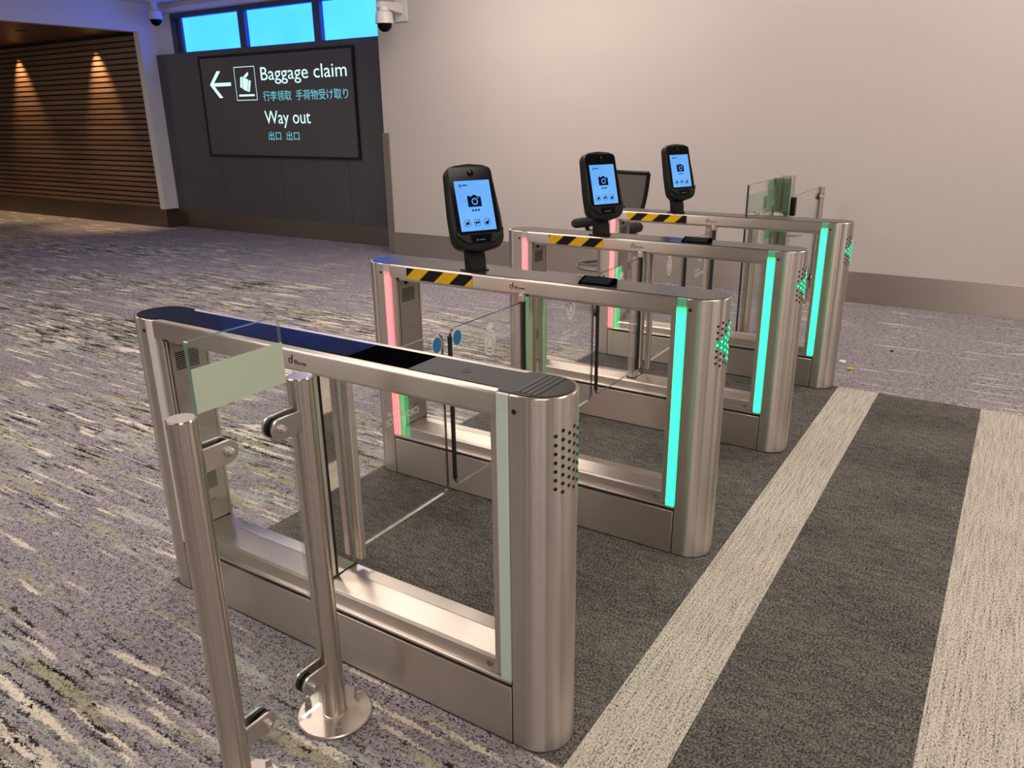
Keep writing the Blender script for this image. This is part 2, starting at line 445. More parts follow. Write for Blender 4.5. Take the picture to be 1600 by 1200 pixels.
def struct(o): o['kind'] = 'structure'; return o

def letters(name, body, mat, parent, frame, x0, width, base, cap, depth=0.0008, align='fit'):
    """lettering as real flat mesh. frame=(origin, right, up): text starts x0 along right, baseline at base along up"""
    cu = bpy.data.curves.new('lettering', 'FONT'); cu.body = body; cu.extrude = 0.0; cu.resolution_u = 4
    t = bpy.data.objects.new('lettering', cu); COL.objects.link(t)
    bpy.context.view_layer.update()
    me = bpy.data.meshes.new_from_object(t.evaluated_get(bpy.context.evaluated_depsgraph_get()))
    bpy.data.objects.remove(t); bpy.data.curves.remove(cu)
    xs = [v.co.x for v in me.vertices]; lo, hi = min(xs), max(xs)
    sx = width/(hi-lo); sy = cap/0.727
    O, R, U = (Vector(v) for v in frame); N = R.cross(U)
    for v in me.vertices:
        v.co = O + R*(x0 + (v.co.x-lo)*sx) + U*(base + v.co.y*sy) + N*depth
    me.materials.clear(); me.materials.append(mat)
    bm = bmesh.new(); bm.from_mesh(me); bpy.data.meshes.remove(me)
    # islands of connected faces, then cut the line at its widest gaps: one object per word
    seen = {}; isl = []
    for v in bm.verts:
        if v.index in seen: continue
        stack = [v]; seen[v.index] = len(isl); grp = []
        while stack:
            q = stack.pop(); grp.append(q)
            for e in q.link_edges:
                n = e.other_vert(q)
                if n.index not in seen: seen[n.index] = len(isl); stack.append(n)
        ss = [(q.co-O).dot(R) for q in grp]
        isl.append((min(ss), max(ss), len(isl)))
    isl.sort()
    gaps = []; reach = isl[0][1]
    for k in range(1, len(isl)):
        gaps.append((isl[k][0]-reach, k)); reach = max(reach, isl[k][1])
    nw = len(body.split())
    cuts = sorted(k for g, k in sorted(gaps, reverse=True)[:nw-1])
    word_of = {}; wi = 0
    for k, it in enumerate(isl):
        if k in cuts: wi += 1
        word_of[it[2]] = wi
    outs = []
    for wnum in range(nw):
        b2 = bm.copy(); b2.verts.ensure_lookup_table()
        bmesh.ops.delete(b2, geom=[v for v in b2.verts if word_of[seen[v.index]] != wnum], context='VERTS')
        m2 = bpy.data.meshes.new(name); b2.to_mesh(m2); b2.free()
        m2.materials.append(mat)
        o = bpy.data.objects.new(name, m2); COL.objects.link(o)
        if parent: o.parent = parent
        outs.append(o)
    bm.free()
    return outs[0]
def flat(bm, frame, pts, depth=0.0008):
    O, R, U = (Vector(v) for v in frame); N = R.cross(U)
    bm.faces.new([bm.verts.new(O + R*p[0] + U*p[1] + N*depth) for p in pts])
def flat_ring(bm, frame, c, rx, ry, rx2, ry2, depth=0.0008, n=40):
    O, R, U = (Vector(v) for v in frame); N = R.cross(U)
    P = lambda a, x, y: bm.verts.new(O + R*(c[0]+x*math.cos(a)) + U*(c[1]+y*math.sin(a)) + N*depth)
    A = [P(2*PI*i/n, rx, ry) for i in range(n)]; B = [P(2*PI*i/n, rx2, ry2) for i in range(n)]
    for i in range(n): bm.faces.new((A[i], A[(i+1) % n], B[(i+1) % n], B[i]))
def circ(c, rx, ry, n=32): return [(c[0]+rx*math.cos(2*PI*i/n), c[1]+ry*math.sin(2*PI*i/n)) for i in range(n)]

# ================================================================== THE ROOM
CZ = 3.215          # ceiling height
WX = 5.93           # long beige wall
SX = 6.33           # recessed sign wall
GX = 6.43           # window glass
PY = 10.35          # portal wall
# floor: one slab whose top carries three carpets laid edge to edge
def floor():
    bm = bmesh.new()
    xs = [-9, 0.0, 3.487, 6.5]
    ys = [-7, -1.6, -0.915, -0.381, -0.153, 1.487, 20]
    def q(x0, x1, y0, y1, mi):
        f = bm.faces.new([bm.verts.new(p) for p in ((x0, y0, 0), (x1, y0, 0), (x1, y1, 0), (x0, y1, 0))]); f.material_index = mi
    for i in range(3):
        for j in range(6):
            mi = 0
            if i == 1:
                mi = {1: 2, 2: 1, 3: 2, 4: 1}.get(j, 0)
            q(xs[i], xs[i+1], ys[j], ys[j+1], mi)
    bmesh.ops.remove_doubles(bm, verts=bm.verts[:], dist=1e-5)
    return struct(obj('floor', bm, [M_carpet, M_darkcarpet, M_lightcarpet], smooth=False))
floor()
struct(box('ceiling', (-9, 6.6, -7, PY, CZ, CZ+0.12), M_ceil))
# long beige wall, its end stands proud of the sign wall
struct(box('wall_right', (WX, 6.7, -7, 5.585, 0, CZ), M_wall))
struct(box('baseboard_right', (WX-0.012, WX, -7, 5.575, 0, 0.272), M_kick, bevel=0.002))
struct(box('trim_1', (WX-0.016, WX, 5.508, 5.600, 0.273, 1.43), M_trim, bevel=0.002))
struct(box('trim_2', (WX-0.018, WX, 5.535, 5.600, 0, 0.272), M_trim, bevel=0.002))
# sign wall: charcoal boards with fine seams, windows above
def sign_wall():
    bm = bmesh.new()
    seams = [5.585, 6.585, 7.86, 9.145, PY]
    for a, b in zip(seams, seams[1:]):
        bx(bm, SX, SX+0.05, a+0.003, b-0.003, 0.25, 2.525)
    bx(bm, SX+0.006, SX+0.4, 5.585, PY, 0, 2.515)
    return struct(obj('wall_far', bm, M_panel, smooth=False))
sign_wall()
struct(box('baseboard_far', (SX-0.008, SX+0.006, 5.585, PY, 0, 0.25), M_kickdark))
# window band
def window_band():
    bm = bmesh.new()
    bx(bm, GX, GX+0.3, 10.03, PY, 2.515, CZ)         # plaster at the left end
    bx(bm, GX, GX+0.3, 5.585, 10.03, 3.075, CZ)      # plaster above
    struct(obj('wall_window', bm, M_white, smooth=False))
    struct(box('trim_3', (GX-0.06, GX, 5.585, 10.22, 3.085, 3.155), M_white, bevel=0.006))
window_band()
def m_pane():
    m, nt, out = newmat('daylit_frosted_pane')
    tc = nt.nodes.new('ShaderNodeTexCoord')
    sep = nt.nodes.new('ShaderNodeSeparateXYZ'); nt.links.new(tc.outputs['Object'], sep.inputs[0])
    f = noise(nt, coords(nt), 0.9, 2)
    c = ramp(nt, f, ((0.35, (0.10, 0.76, 6.5)), (0.65, (0.14, 0.90, 6.5))))
    e = nd(nt, 'Emission', i_Color=c, i_Strength=1.0)
    nt.links.new(e.outputs[0], out.inputs[0])
    return m
M_pane = m_pane()
for n, (ya, yb) in enumerate(((8.46, 10.03), (7.02, 8.46), (5.585, 7.02))):
    p = struct(box('window_%d' % (n+1), (GX+0.07, GX+0.08, ya, yb, 2.515, 3.075), M_pane))
    bm = bmesh.new()
    lw = 0.20 if n == 0 else 0.085
    bx(bm, GX-0.01, GX+0.06, ya, ya+0.085, 2.516, 3.075)
    bx(bm, GX-0.01, GX+0.06, yb-lw*0.5, yb, 2.516, 3.075)
    if n == 0: bx(bm, GX+0.02, GX+0.06, yb-lw, yb-lw*0.5, 2.516, 3.075)
    bx(bm, GX-0.01, GX+0.06, ya+0.085, yb-lw*0.5, 3.005, 3.075)
    bx(bm, GX-0.01, GX+0.06, ya+0.085, yb-lw*0.5, 2.516, 2.545)
    obj('window_frame', bm, M_winframe, p, 0.004)
# white portal wall across the corridor mouth: jamb + bulkhead
def portal():
    bm = bmesh.new()
    bx(bm, 6.10, 6.7, PY, PY+0.13, 0.285, 2.83)
    bx(bm, -9, 6.7, PY, PY+0.13, 2.83, CZ+0.1)
    struct(obj('wall_portal', bm, M_white, smooth=False))
    struct(box('baseboard_portal', (6.094, 6.44, PY-0.008, PY+0.14, 0, 0.285), M_kickdark))
portal()
# timber corridor behind the portal
def corridor():
    bm = bmesh.new()
    pitch, th = 0.0785, 0.0545
    z = 0.305; k = 0
    while z + th < 2.845:
        bx(bm, 6.115, 6.145, PY+0.13, 19.5, z, z+th); z += pitch
    struct(obj('wall_left', bm, M_wood, smooth=False))
    struct(box('wall_left_backing', (6.15, 6.3, PY+0.13, 19.5, 0, 2.9), M_slot))
    struct(box('baseboard_left', (6.105, 6.15, PY+0.14, 19.5, 0, 0.30), M_kickdark))
    struct(box('ceiling_corridor', (-2, 6.15, PY+0.13, 19.5, 2.842, 2.9), M_soffit))
    struct(box('wall_corridor_end', (-2, 6.3, 19.5, 19.6, 0, 2.9), M_wood))
corridor()

# ------------------------------------------------------------------ illuminated wayfinding sign
M_lit = emit('lit_white_lettering', (0.66, 0.97, 1.0), 1.15)
M_litcyan = emit('lit_cyan_lettering', (0.22, 0.72, 0.88), 0.85)
def sign():
    t = thing('wayfinding_sign', (SX, 7.85, 1.13), 'large dark illuminated sign with white arrow reading Baggage claim and Way out', 'sign')
    O = Vector((SX, 7.85, 1.13))
    Y0, Y1, Z0, Z1 = 6.375, 9.325, 1.12, 2.425
    bm = bmesh.new(); bx(bm, -0.022, -0.001, Y0-O.y, Y1-O.y, Z0-O.z, Z1-O.z); obj('panel', bm, M_signface, t, smooth=False)
    bm = bmesh.new(); w = 0.032
    for a in ((Y0-w, Y0, Z0-w, Z1+w), (Y1, Y1+w, Z0-w, Z1+w), (Y0, Y1, Z1, Z1+w), (Y0, Y1, Z0-w, Z0)):
        bx(bm, -0.028, -0.001, a[0]-O.y, a[1]-O.y, a[2]-O.z, a[3]-O.z)
    obj('frame', bm, M_slot, t, smooth=False)
    fr = (Vector((-0.0225, 0, 0)), Vector((0, -1, 0)), Vector((0, 0, 1)))
    fx = lambda y: O.y - y
    def T(name, s, mat, ya, yb, zb, cap):
        letters(name, s, mat, t, fr, fx(ya), ya-yb, zb-O.z, cap)
    T('lettering', 'Baggage claim', M_lit, 8.067, 6.475, 2.103, 0.174)
    T('lettering', '行李领取  手荷物受け取り', M_litcyan, 8.06, 6.478, 1.848, 0.100)
    T('lettering', 'Way out', M_lit, 8.074, 7.188, 1.543, 0.178)
    T('lettering', '出口  出口', M_litcyan, 8.035, 7.43, 1.335, 0.092)
    bm = bmesh.new()
    A = lambda y, z: (fx(y), z-O.z)
    flat(bm, fr, [A(9.16, 2.075), A(8.975, 2.253), A(8.90, 2.247), A(9.062, 2.098), A(9.07, 2.052), A(8.90, 1.897), A(8.975, 1.893)][0:3] + [A(9.062, 2.098), A(9.085, 2.075)])
    flat(bm, fr, [A(9.16, 2.075), A(9.085, 2.075), A(9.062, 2.052), A(8.90, 1.897), A(8.975, 1.893)])
    flat(bm, fr, [A(9.085, 2.096), A(8.70, 2.096), A(8.70, 2.050), A(9.085, 2.050)], 0.0011)
    obj('arrow', bm, M_lit, t, smooth=False)
    bm = bmesh.new()
    a, b, c, d, e = 8.608, 8.182, 1.852, 2.290, 0.008
    for p in ((a, a-e, c, d), (b+e, b, c, d), (a, b, d-e, d), (a, b, c, c+e)):
        flat(bm, fr, [A(p[0], p[2]), A(p[1], p[2]), A(p[1], p[3]), A(p[0], p[3])])
    obj('pictogram_frame', bm, M_lit, t, smooth=False)
    bm = bmesh.new()
    for poly in ([(8.489, 2.156), (8.447, 2.163), (8.469, 2.013), (8.512, 2.026)], [(8.438, 2.160), (8.330, 2.120), (8.370, 1.966), (8.460, 2.002)],
                 [(8.318, 2.114), (8.280, 2.103), (8.325, 1.959), (8.360, 1.970)], [(8.320, 2.222), (8.318, 2.180), (8.375, 2.146), (8.425, 2.16)],
                 [(8.425, 2.16), (8.404, 2.175), (8.350, 2.205), (8.320, 2.222)], [(8.555, 1.931), (8.233, 1.931), (8.233, 1.905), (8.555, 1.905)]):
        flat(bm, fr, [A(*p) for p in poly])
    obj('luggage_pictogram', bm, M_lit, t, smooth=False)
sign()

# ------------------------------------------------------------------ dome cameras
def dome_camera(t, c, s=1.0):
    """white can with a smoked dome below; c = bottom of the dome, local to t"""
    x, y, z = c
    bm = bmesh.new(); lathe(bm, (x, y, z), [(0.085*s, 0.085*s), (0.100*s, 0.085*s), (0.090*s, 0.19*s), (0.055*s, 0.215*s), (0.05*s, 0.245*s), (0.0, 0.245*s)], 28)
    obj('housing', bm, M_camwhite, t)
    bm = bmesh.new(); lathe(bm, (x, y, z), [(0, 0)] + [(0.080*s*math.sin(a*PI/16), 0.085*s*(1-math.cos(a*PI/16))) for a in range(1, 9)] + [(0.080*s, 0.10*s)], 28)
    obj('dome', bm, M_blackgloss, t)
t = thing('security_camera', (WX, 5.21, 2.72), 'white dome camera on a bracket at the corner of the beige wall', 'camera')
box('wall_plate', (-0.025, -0.001, -0.085, 0.085, -0.115, 0.14), M_camwhite, t, 0.004)
bm = bmesh.new(); prism(bm, [(-0.38, -0.005), (-0.025, -0.04), (-0.025, 0.075), (-0.36, 0.06), (-0.38, 0.04)], 'y', -0.035, 0.035)
obj('bracket_arm', bm, M_camwhite, t, 0.008)
dome_camera(t, (-0.325, -0.02, -0.245), 1.0)
t = thing('security_camera', (6.17, 10.0, CZ), 'white dome camera hanging from the ceiling above the charcoal sign wall', 'camera')
bm = bmesh.new(); tube(bm, (0, 0, -0.10), (0, 0, -0.001), 0.045, 24); tube(bm, (0, 0, -0.02), (0, 0, -0.001), 0.075, 24)
obj('ceiling_mount', bm, M_camwhite, t)
dome_camera(t, (0, 0, -0.325), 1.0)

# ------------------------------------------------------------------ corridor downlights
M_amberlamp = emit('amber_lamp_face', (1.0, 0.62, 0.18), 3.0)
for lx, ly, lab in ((5.02, 11.58, 'left amber downlight of the pair in the timber corridor ceiling'), (5.07, 11.50, 'right amber downlight of the pair in the timber corridor ceiling')):
    t = thing('downlight', (lx, ly, 2.842), lab, 'ceiling light', 'corridor downlights')
    bm = bmesh.new(); lathe(bm, (0, 0, 0), [(0.026, -0.012), (0.034, -0.012), (0.036, -0.001), (0.026, -0.001)], 24); obj('trim_ring', bm, M_black, t)
    bm = bmesh.new(); lathe(bm, (0, 0, 0), [(0, -0.006), (0.024, -0.006), (0.024, -0.002), (0, -0.002)], 20); obj('lamp', bm, M_amberlamp, t)

# ================================================================== THE GATES
GWID, RAD, YC0, YC1 = 0.178, 0.089, -0.036, 1.408
SEAM1 = 1.372
def pane(name, x0, x1, y0, y1, z0, z1, mat, edge, parent, round_corners=(), r=0.03):
    """sheet of glass lying in the xz plane; faces clear, rim its own colour"""
    pts = []
    for key, cx, cz, sx, sz, a in (('br', x1, z0, -1, 1, 270), ('tr', x1, z1, -1, -1, 0), ('tl', x0, z1, 1, -1, 90), ('bl', x0, z0, 1, 1, 180)):
        if key in round_corners: pts += arc(cx+sx*r, cz+sz*r, r, a, a+90, 6)
        else: pts.append((cx, cz))
    bm = bmesh.new(); prism(bm, pts, 'y', y0, y1)
    bm.faces.ensure_lookup_table()
    o = obj(name, bm, [mat, edge], parent, smooth=False)
    for p in o.data.polygons: p.material_index = 0 if abs(p.normal.y) > 0.9 else 1
    return o

def leaf(t, side, frosted=True):
    """swing-door leaf; side -1 reaches to the lane on the left of the cabinet (towards -x), +1 to the right"""
    YD = 0.665
    if side < 0: x0, x1, rc = -0.468, 0.004, ('tl', 'bl')
    else: x0, x1, rc = 0.168, 0.614, ('tr', 'br')
    g = pane('glass_leaf', x0, x1, YD-0.005, YD+0.005, 0.318, 0.910, M_glass, M_edge_thin, t, rc)
    if side < 0:
        box('edge_seal', (x0-0.004, x0+0.004, YD-0.007, YD+0.007, 0.345, 0.885), M_rubber, g)
        box('hinge_seal', (x1-0.001, x1+0.008, YD-0.010, YD+0.010, 0.318, 0.912), M_rubber, g)
        bm = bmesh.new(); bx(bm, x1+0.008, x1+0.028, YD-0.006, YD+0.012, 0.28, 0.944); bx(bm, x1-0.018, x1+0.008, YD-0.014, YD+0.012, 0.913, 0.944)
        obj('hinge_profile', bm, M_steel, g, 0.004)
        dot = x0 + 0.035
    else:
        bm = bmesh.new(); bx(bm, x0-0.026, x0, YD-0.014, YD+0.012, 0.28, 0.944)
        obj('hinge_profile', bm, M_steel, g, 0.004)
        box('bottom_bead', (x0+0.004, x1-0.03, YD-0.0055, YD+0.0055, 0.3170, 0.3186), M_edge_pale, g)
        dot = x1 - 0.035
    fr = (Vector((0, YD-0.005, 0)), Vector((1, 0, 0)), Vector((0, 0, 1)))
    bm = bmesh.new(); flat(bm, fr, circ((dot, 0.873), 0.024, 0.027), 0.0012); obj('blue_dot', bm, M_blue, g, smooth=False)
    bm = bmesh.new(); flat_ring(bm, fr, (dot, 0.873), 0.0242, 0.0272, 0.0285, 0.032, 0.0012); obj('dot_rim', bm, M_halo, g, smooth=False)
    cx = (x0+x1)/2
    bm = bmesh.new()
    flat_ring(bm, fr, (cx, 0.806), 0.036, 0.050, 0.030, 0.043)
    flat_ring(bm, fr, (cx, 0.806), 0.024, 0.034, 0.019, 0.027)
    flat(bm, fr, circ((cx, 0.806), 0.0125, 0.018))
    flat(bm, fr, [(cx-0.021, 0.857), (cx+0.021, 0.857), (cx+0.026, 0.872), (cx+0.013, 0.868), (cx+0.009, 0.884), (cx, 0.874), (cx-0.009, 0.884), (cx-0.013, 0.868), (cx-0.026, 0.872)][::1])
    obj('etched_emblem', bm, M_etch, g, smooth=False)
    letters('etched_lettering', 'Australian', M_etch, g, fr, cx-0.077, 0.080, 0.704, 0.017)
    letters('etched_lettering', 'BORDER FORCE', M_etch, g, fr, cx-0.082, 0.160, 0.672, 0.023)
    return g

def gate(X, label, lit_l, lit_r, arrow_on, leaves, tape, top_kind, wedge):
    t = thing('passenger_gate', (X, 0, 0), label, 'gate', 'row of automatic passenger gates')
    w = GWID
    # rounded end posts (the display end carries a hexagonal field of lamp holes)
    def post(front):
        bm = bmesh.new()
        if front: pts = [(w, -0.001), (0, -0.001)] + arc(w/2, YC0, RAD, 180, 360, 28)
        else: pts = [(0, SEAM1+0.001), (w, SEAM1+0.001)] + arc(w/2, YC1, RAD, 0, 180, 28)
        prism(bm, pts, 'z', 0.003, 0.999)
        p = obj('end_post', bm, M_steel, t, 0.003, 2)
        yb = -0.016 if front else SEAM1+0.016
        for s, xx in ((-1, 0.0), (1, w)):
            bm = bmesh.new(); tube(bm, (xx+s*0.0012, yb, 0.960), (xx-s*0.002, yb, 0.960), 0.0058, 16); obj('sensor_hole', bm, M_slot, p)
        return p
    pf = post(True); pr = post(False)
    # lamp field on the front post
    bd = bmesh.new(); bl = bmesh.new(); bc = bmesh.new(); any_l = False
    pz = 0.0222
    for c in range(-3, 4):
        n = 8 if c % 2 == 0 else 7
        for i in range(n):
            k = i - (n-1)/2
            z = 0.840 + k*pz
            a = c*0.0195/RAD
            d = Vector((math.sin(a), -math.cos(a), 0)); P = Vector((w/2, YC0, 0)) + d*RAD + Vector((0, 0, z))
            q = (c+3)*0.62
            lit = arrow_on and (q - 1.75) <= abs(k) <= (q + 0.65)
            if lit: any_l = True; tube(bl, P-d*0.002, P+d*0.0012, 0.0098, 12); tube(bc, P-d*0.002, P+d*0.0022, 0.0044, 10)
            else:
                tube(bd, P-d*0.002, P+d*0.0007, 0.0048, 12)
    o = obj('lamp_holes', bd, M_slot, pf)
    if any_l:
        obj('green_arrow_glow', bl, M_arrow_glow, pf); obj('arrow_lamps', bc, M_arrowcore, pf)
    else: bl.free(); bc.free()
    # light strips let into both faces
    for i, (ya, yb) in enumerate(((0.0, 0.034), (1.338, 1.372))):
        for s, (xa, xb) in ((0, (-0.0015, 0.020)), (1, (w-0.020, w+0.0015))):
            lit = (lit_l if s == 0 else lit_r)
            mat = (M_green if i == 0 else M_red) if lit else (M_stripoff if i == 0 else M_stripoff2)
            box('light_strip', (xa, xb, ya+0.0008, yb-0.0008, 0.202, 0.9985), mat, t, 0.002)
    # top beam with rounded shoulders
    bm = bmesh.new(); prism(bm, [(0, 0.945), (w, 0.945)] + arc(w-0.008, 0.991, 0.008, 0, 90, 4) + arc(0.008, 0.991, 0.008, 90, 180, 4), 'y', 0.0345, 1.3375)
    obj('beam', bm, M_steel, t)
    box('beam_core', (0.0205, w-0.0205, 0.0, 1.372, 0.93, 0.9992), M_steel, t)
    # inner frames beside the strips
    box('inner_frame', (0.008, w-0.008, 0.0348, 0.056, 0.205, 0.944), M_steel, t, 0.002)
    box('strip_core', (0.022, w-0.022, 0.001, 0.0346, 0.20, 0.93), M_slot, t, smooth=False)
    box('strip_core', (0.022, w-0.022, 1.3376, 1.371, 0.20, 0.93), M_slot, t, smooth=False)
    bm = bmesh.new()
    bx(bm, 0.006, 0.014, 1.312, 1.3372, 0.205, 0.944); bx(bm, w-0.014, w-0.006, 1.312, 1.3372, 0.205, 0.944)
    bx(bm, 0.014, w-0.014, 1.330, 1.3372, 0.205, 0.944)
    bx(bm, 0.021, 0.028, 1.318, 1.330, 0.205, 0.944)
    obj('rear_frame', bm, M_steel, t, 0.001)
    sp = box('speaker_panel', (0.033, w-0.012, 1.316, 1.3299, 0.252, 0.940), M_speaker, t, 0.0015)
    for zc in (0.854, 0.405):
        bm = bmesh.new()
        for i in range(9): bx(bm, 0.046, 0.131, 1.3148, 1.3175, zc-0.028+i*0.0068, zc-0.028+i*0.0068+0.0033)
        obj('speaker_grille', bm, M_slot, sp, smooth=False)
    bm = bmesh.new(); lathe(bm, (0.077, 1.316, 0.911), [(0.0095, 0.0), (0.0095, 0.003), (0.007, 0.003), (0.007, 0.0015), (0, 0.0015)], 20, (0, -1, 0)); obj('panel_lock', bm, M_ink, sp)
    letters('panel_lettering', 'EXIT', M_ink, sp, (Vector((0, 1.316, 0)), Vector((1, 0, 0)), Vector((0, 0, 1))), 0.088, 0.030, 0.327, 0.010)
    # base: kick panel, rolled ledge, sill cover
    box('kick_panel', (0.001, w-0.001, 0.002, SEAM1-0.002, 0.004, 0.180), M_steel, t, 0.002)
    box('ledge_gap', (0.010, w-0.010, 0.002, SEAM1-0.002, 0.179, 0.190), M_slot, t, smooth=False)
    bm = bmesh.new(); prism(bm, arc(0.006, 0.1955, 0.006, 90, 270, 6) + arc(w-0.006, 0.1955, 0.006, -90, 90, 6), 'y', 0.001, SEAM1-0.001)
    obj('ledge', bm, M_steel, t)
    bm = bmesh.new()
    prism(bm, [(0.014, 0.2005), (w-0.014, 0.2005), (w-0.014, 0.240), (w-0.020, 0.2475), (w/2+0.018, 0.252), (w/2+0.0165, 0.2505), (w/2+0.0155, 0.252), (0.020, 0.2475), (0.014, 0.240)], 'y', 0.0565, 1.3115)
    obj('sill_cover', bm, M_steel, t, 0.0012)
    for s, xx in ((-1, 0.014), (1, w-0.014)):
        bm = bmesh.new(); lathe(bm, (xx, 0.078, 0.221), [(0.0085, -0.001), (0.0085, 0.003), (0.006, 0.003), (0.006, 0.0018), (0, 0.0018)], 20, (s, 0, 0)); obj('sill_lock', bm, M_trim, t)
    # middle door post
    mp = thing_part('door_post', t)
    bm = bmesh.new(); prism(bm, rrect(0.120, 0.046, 0.012, 5, 0.105, 0.714), 'z', 0.2505, 0.9455); obj('post_body', bm, M_steel, mp)
    box('post_slot', (0.070, 0.0765, 0.6893, 0.692, 0.256, 0.944), M_slot, mp, smooth=False)
    bm = bmesh.new(); prism(bm, [(0.0775, 0.6890), (0.145, 0.68785), (0.145, 0.692), (0.0775, 0.692)], 'z', 0.256, 0.944); obj('mirror_panel', bm, M_mirror, mp, smooth=False)
    bm = bmesh.new(); prism(bm, rrect(0.126, 0.052, 0.014, 5, 0.105, 0.714), 'z', 0.2490, 0.2545); obj('foot_gasket', bm, M_rubber, mp)
    for s in leaves: leaf(t, s)
    # top: plates and reader
    if top_kind == 'dark':
        bm = bmesh.new()
        prism(bm, [(w-0.028, 0.522), (0.028, 0.522), (0.028, 1.345), (0.010, 1.372)][::-1] + [] , 'z', 0.9985, 1.0012) if False else None
        pts = [(w-0.028, 0.526), (w-0.028, 1.33), (w-0.009, 1.352)] + arc(w/2, YC1, RAD-0.009, 0, 180, 24) + [(0.009, 1.352), (0.028, 1.33), (0.028, 0.526)]
        prism(bm, pts, 'z', 0.9985, 1.0012); obj('glass_top', bm, M_topglass, t, smooth=False)
        box('reader_window', (0.029, w-0.029, 0.318, 0.524, 0.9985, 1.0014), M_rd, t)
        bm = bmesh.new()
        pts = [(0.028, 0.316), (0.028, 0.045), (0.009, 0.030)] + arc(w/2, YC0, RAD-0.009, 180, 360, 24) + [(w-0.009, 0.030), (w-0.028, 0.045), (w-0.028, 0.316)]
        prism(bm, pts, 'z', 0.9985, 1.0011); pl = obj('cover_plate', bm, M_topplate, t, smooth=False)
        bm = bmesh.new(); lathe(bm, (0.087, 0.178, 1.0011), [(0.013, 0), (0.013, 0.001), (0.009, 0.0016), (0.008, 0.0005), (0.0045, 0.0005), (0.0045, 0.0016), (0, 0.0016)], 24); obj('push_button', bm, M_black, pl)
        for i in range(4):
            y = -0.013 - i*0.0155
            box('vent_slot', (0.020, w-0.020, y-0.0075, y-0.001, 1.0005, 1.0016), M_slot, pl)
            box('vent_bar', (0.020, w-0.020, y-0.0010, y+0.0075, 1.0005, 1.0020), M_black, pl)
    else:
        bm = bmesh.new()
        pts = [(0.009, 0.0)] + arc(w/2, YC0, RAD-0.009, 180, 360, 24) + [(w-0.009, 0.0), (w-0.009, 1.372)] + arc(w/2, YC1, RAD-0.009, 0, 180, 24) + [(0.009, 1.372)]
        prism(bm, pts, 'z', 0.9985, 1.0012); obj('glass_top', bm, M_toprough, t, smooth=False)
        if wedge is None: wedge = ()
    if wedge:
        ya, yb = wedge
        bm = bmesh.new(); prism(bm, [(0.034, 1.0014), (0.095, 1.0014), (0.095, 1.022), (0.088, 1.023), (0.036, 1.005)], 'y', ya, yb)
        rd = obj('reader', bm, M_rd, t, 0.0015)
        bm = bmesh.new()
        n = Vector((-0.018, 0, 0.052)).normalized()
        for p in [(0.040, ya+0.012), (0.040, yb-0.012), (0.084, yb-0.012), (0.084, ya+0.012)]: pass
        q = [Vector((x, y, 1.005 + (x-0.036)*0.018/0.052)) + n*0.0008 for x, y in ((0.041, ya+0.012), (0.084, ya+0.012), (0.084, yb-0.012), (0.041, yb-0.012))]
        bm.faces.new([bm.verts.new(v) for v in q]); obj('reader_glass', bm, M_readerglass, rd, smooth=False)
    if tape:
        ya, yb, ph = tape
        box('hazard_tape', (-0.0012, 0.0005, ya, yb, 0.9455, 0.9925), m_tape(ph), t, smooth=False)
    # maker's mark on the beam
    fr = (Vector((0, 0, 0)), Vector((0, -1, 0)), Vector((0, 0, 1)))
    letters('beam_lettering', 'flow', M_ink, t, fr, -0.699, 0.048, 0.9600, 0.0130)
    bm = bmesh.new()
    flat_ring(bm, fr, (-0.713, 0.9675), 0.0078, 0.0078, 0.0052, 0.0052, n=24)
    flat(bm, fr, [(-0.7075, 0.9675), (-0.7048, 0.9675), (-0.7048, 0.9845), (-0.7075, 0.9845)], 0.0009)
    flat(bm, fr, circ((-0.7018, 0.9835), 0.0017, 0.0015, 12), 0.0009)
    obj('beam_emblem', bm, M_ink, t, smooth=False)
    return t
def thing_part(name, parent):
    o = bpy.data.objects.new(name, None); COL.objects.link(o); o.parent = parent; o.empty_display_size = 0.05
    return o
M_rd = plain('reader_black', (0.0015, 0.0015, 0.002), 0.55, 0, 0.1, spec=0.0)
M_readerglass = plain('reader_glass_dark', (0.004, 0.006, 0.012), 0.08, 0, 0.1, spec=0.25)
XA, XB, XC, XD = 0.0, 1.12575, 2.25907, 3.37686
gate(XA, 'nearest steel gate, unlit strips and dark glossy top, behind the glass rail', False, True, False, (1,), None, 'dark', None)
gate(XB, 'second nearest steel gate with green and red strips, black face scanner and hazard tape', True, True, True, (-1, 1), (0.899, 1.243, 0.628), 'plain', (0.305, 0.440))
gate(XC, 'third steel gate with lit strips, between two gates that also carry hazard tape', True, True, True, (-1, 1), (0.874, 1.200, 0.537), 'plain', (0.33, 0.47))
gate(XD, 'farthest steel gate, green strip nearest the beige wall, scanner farthest back', True, False, True, (-1,), (0.846, 1.254, 0.02), 'plain', None)

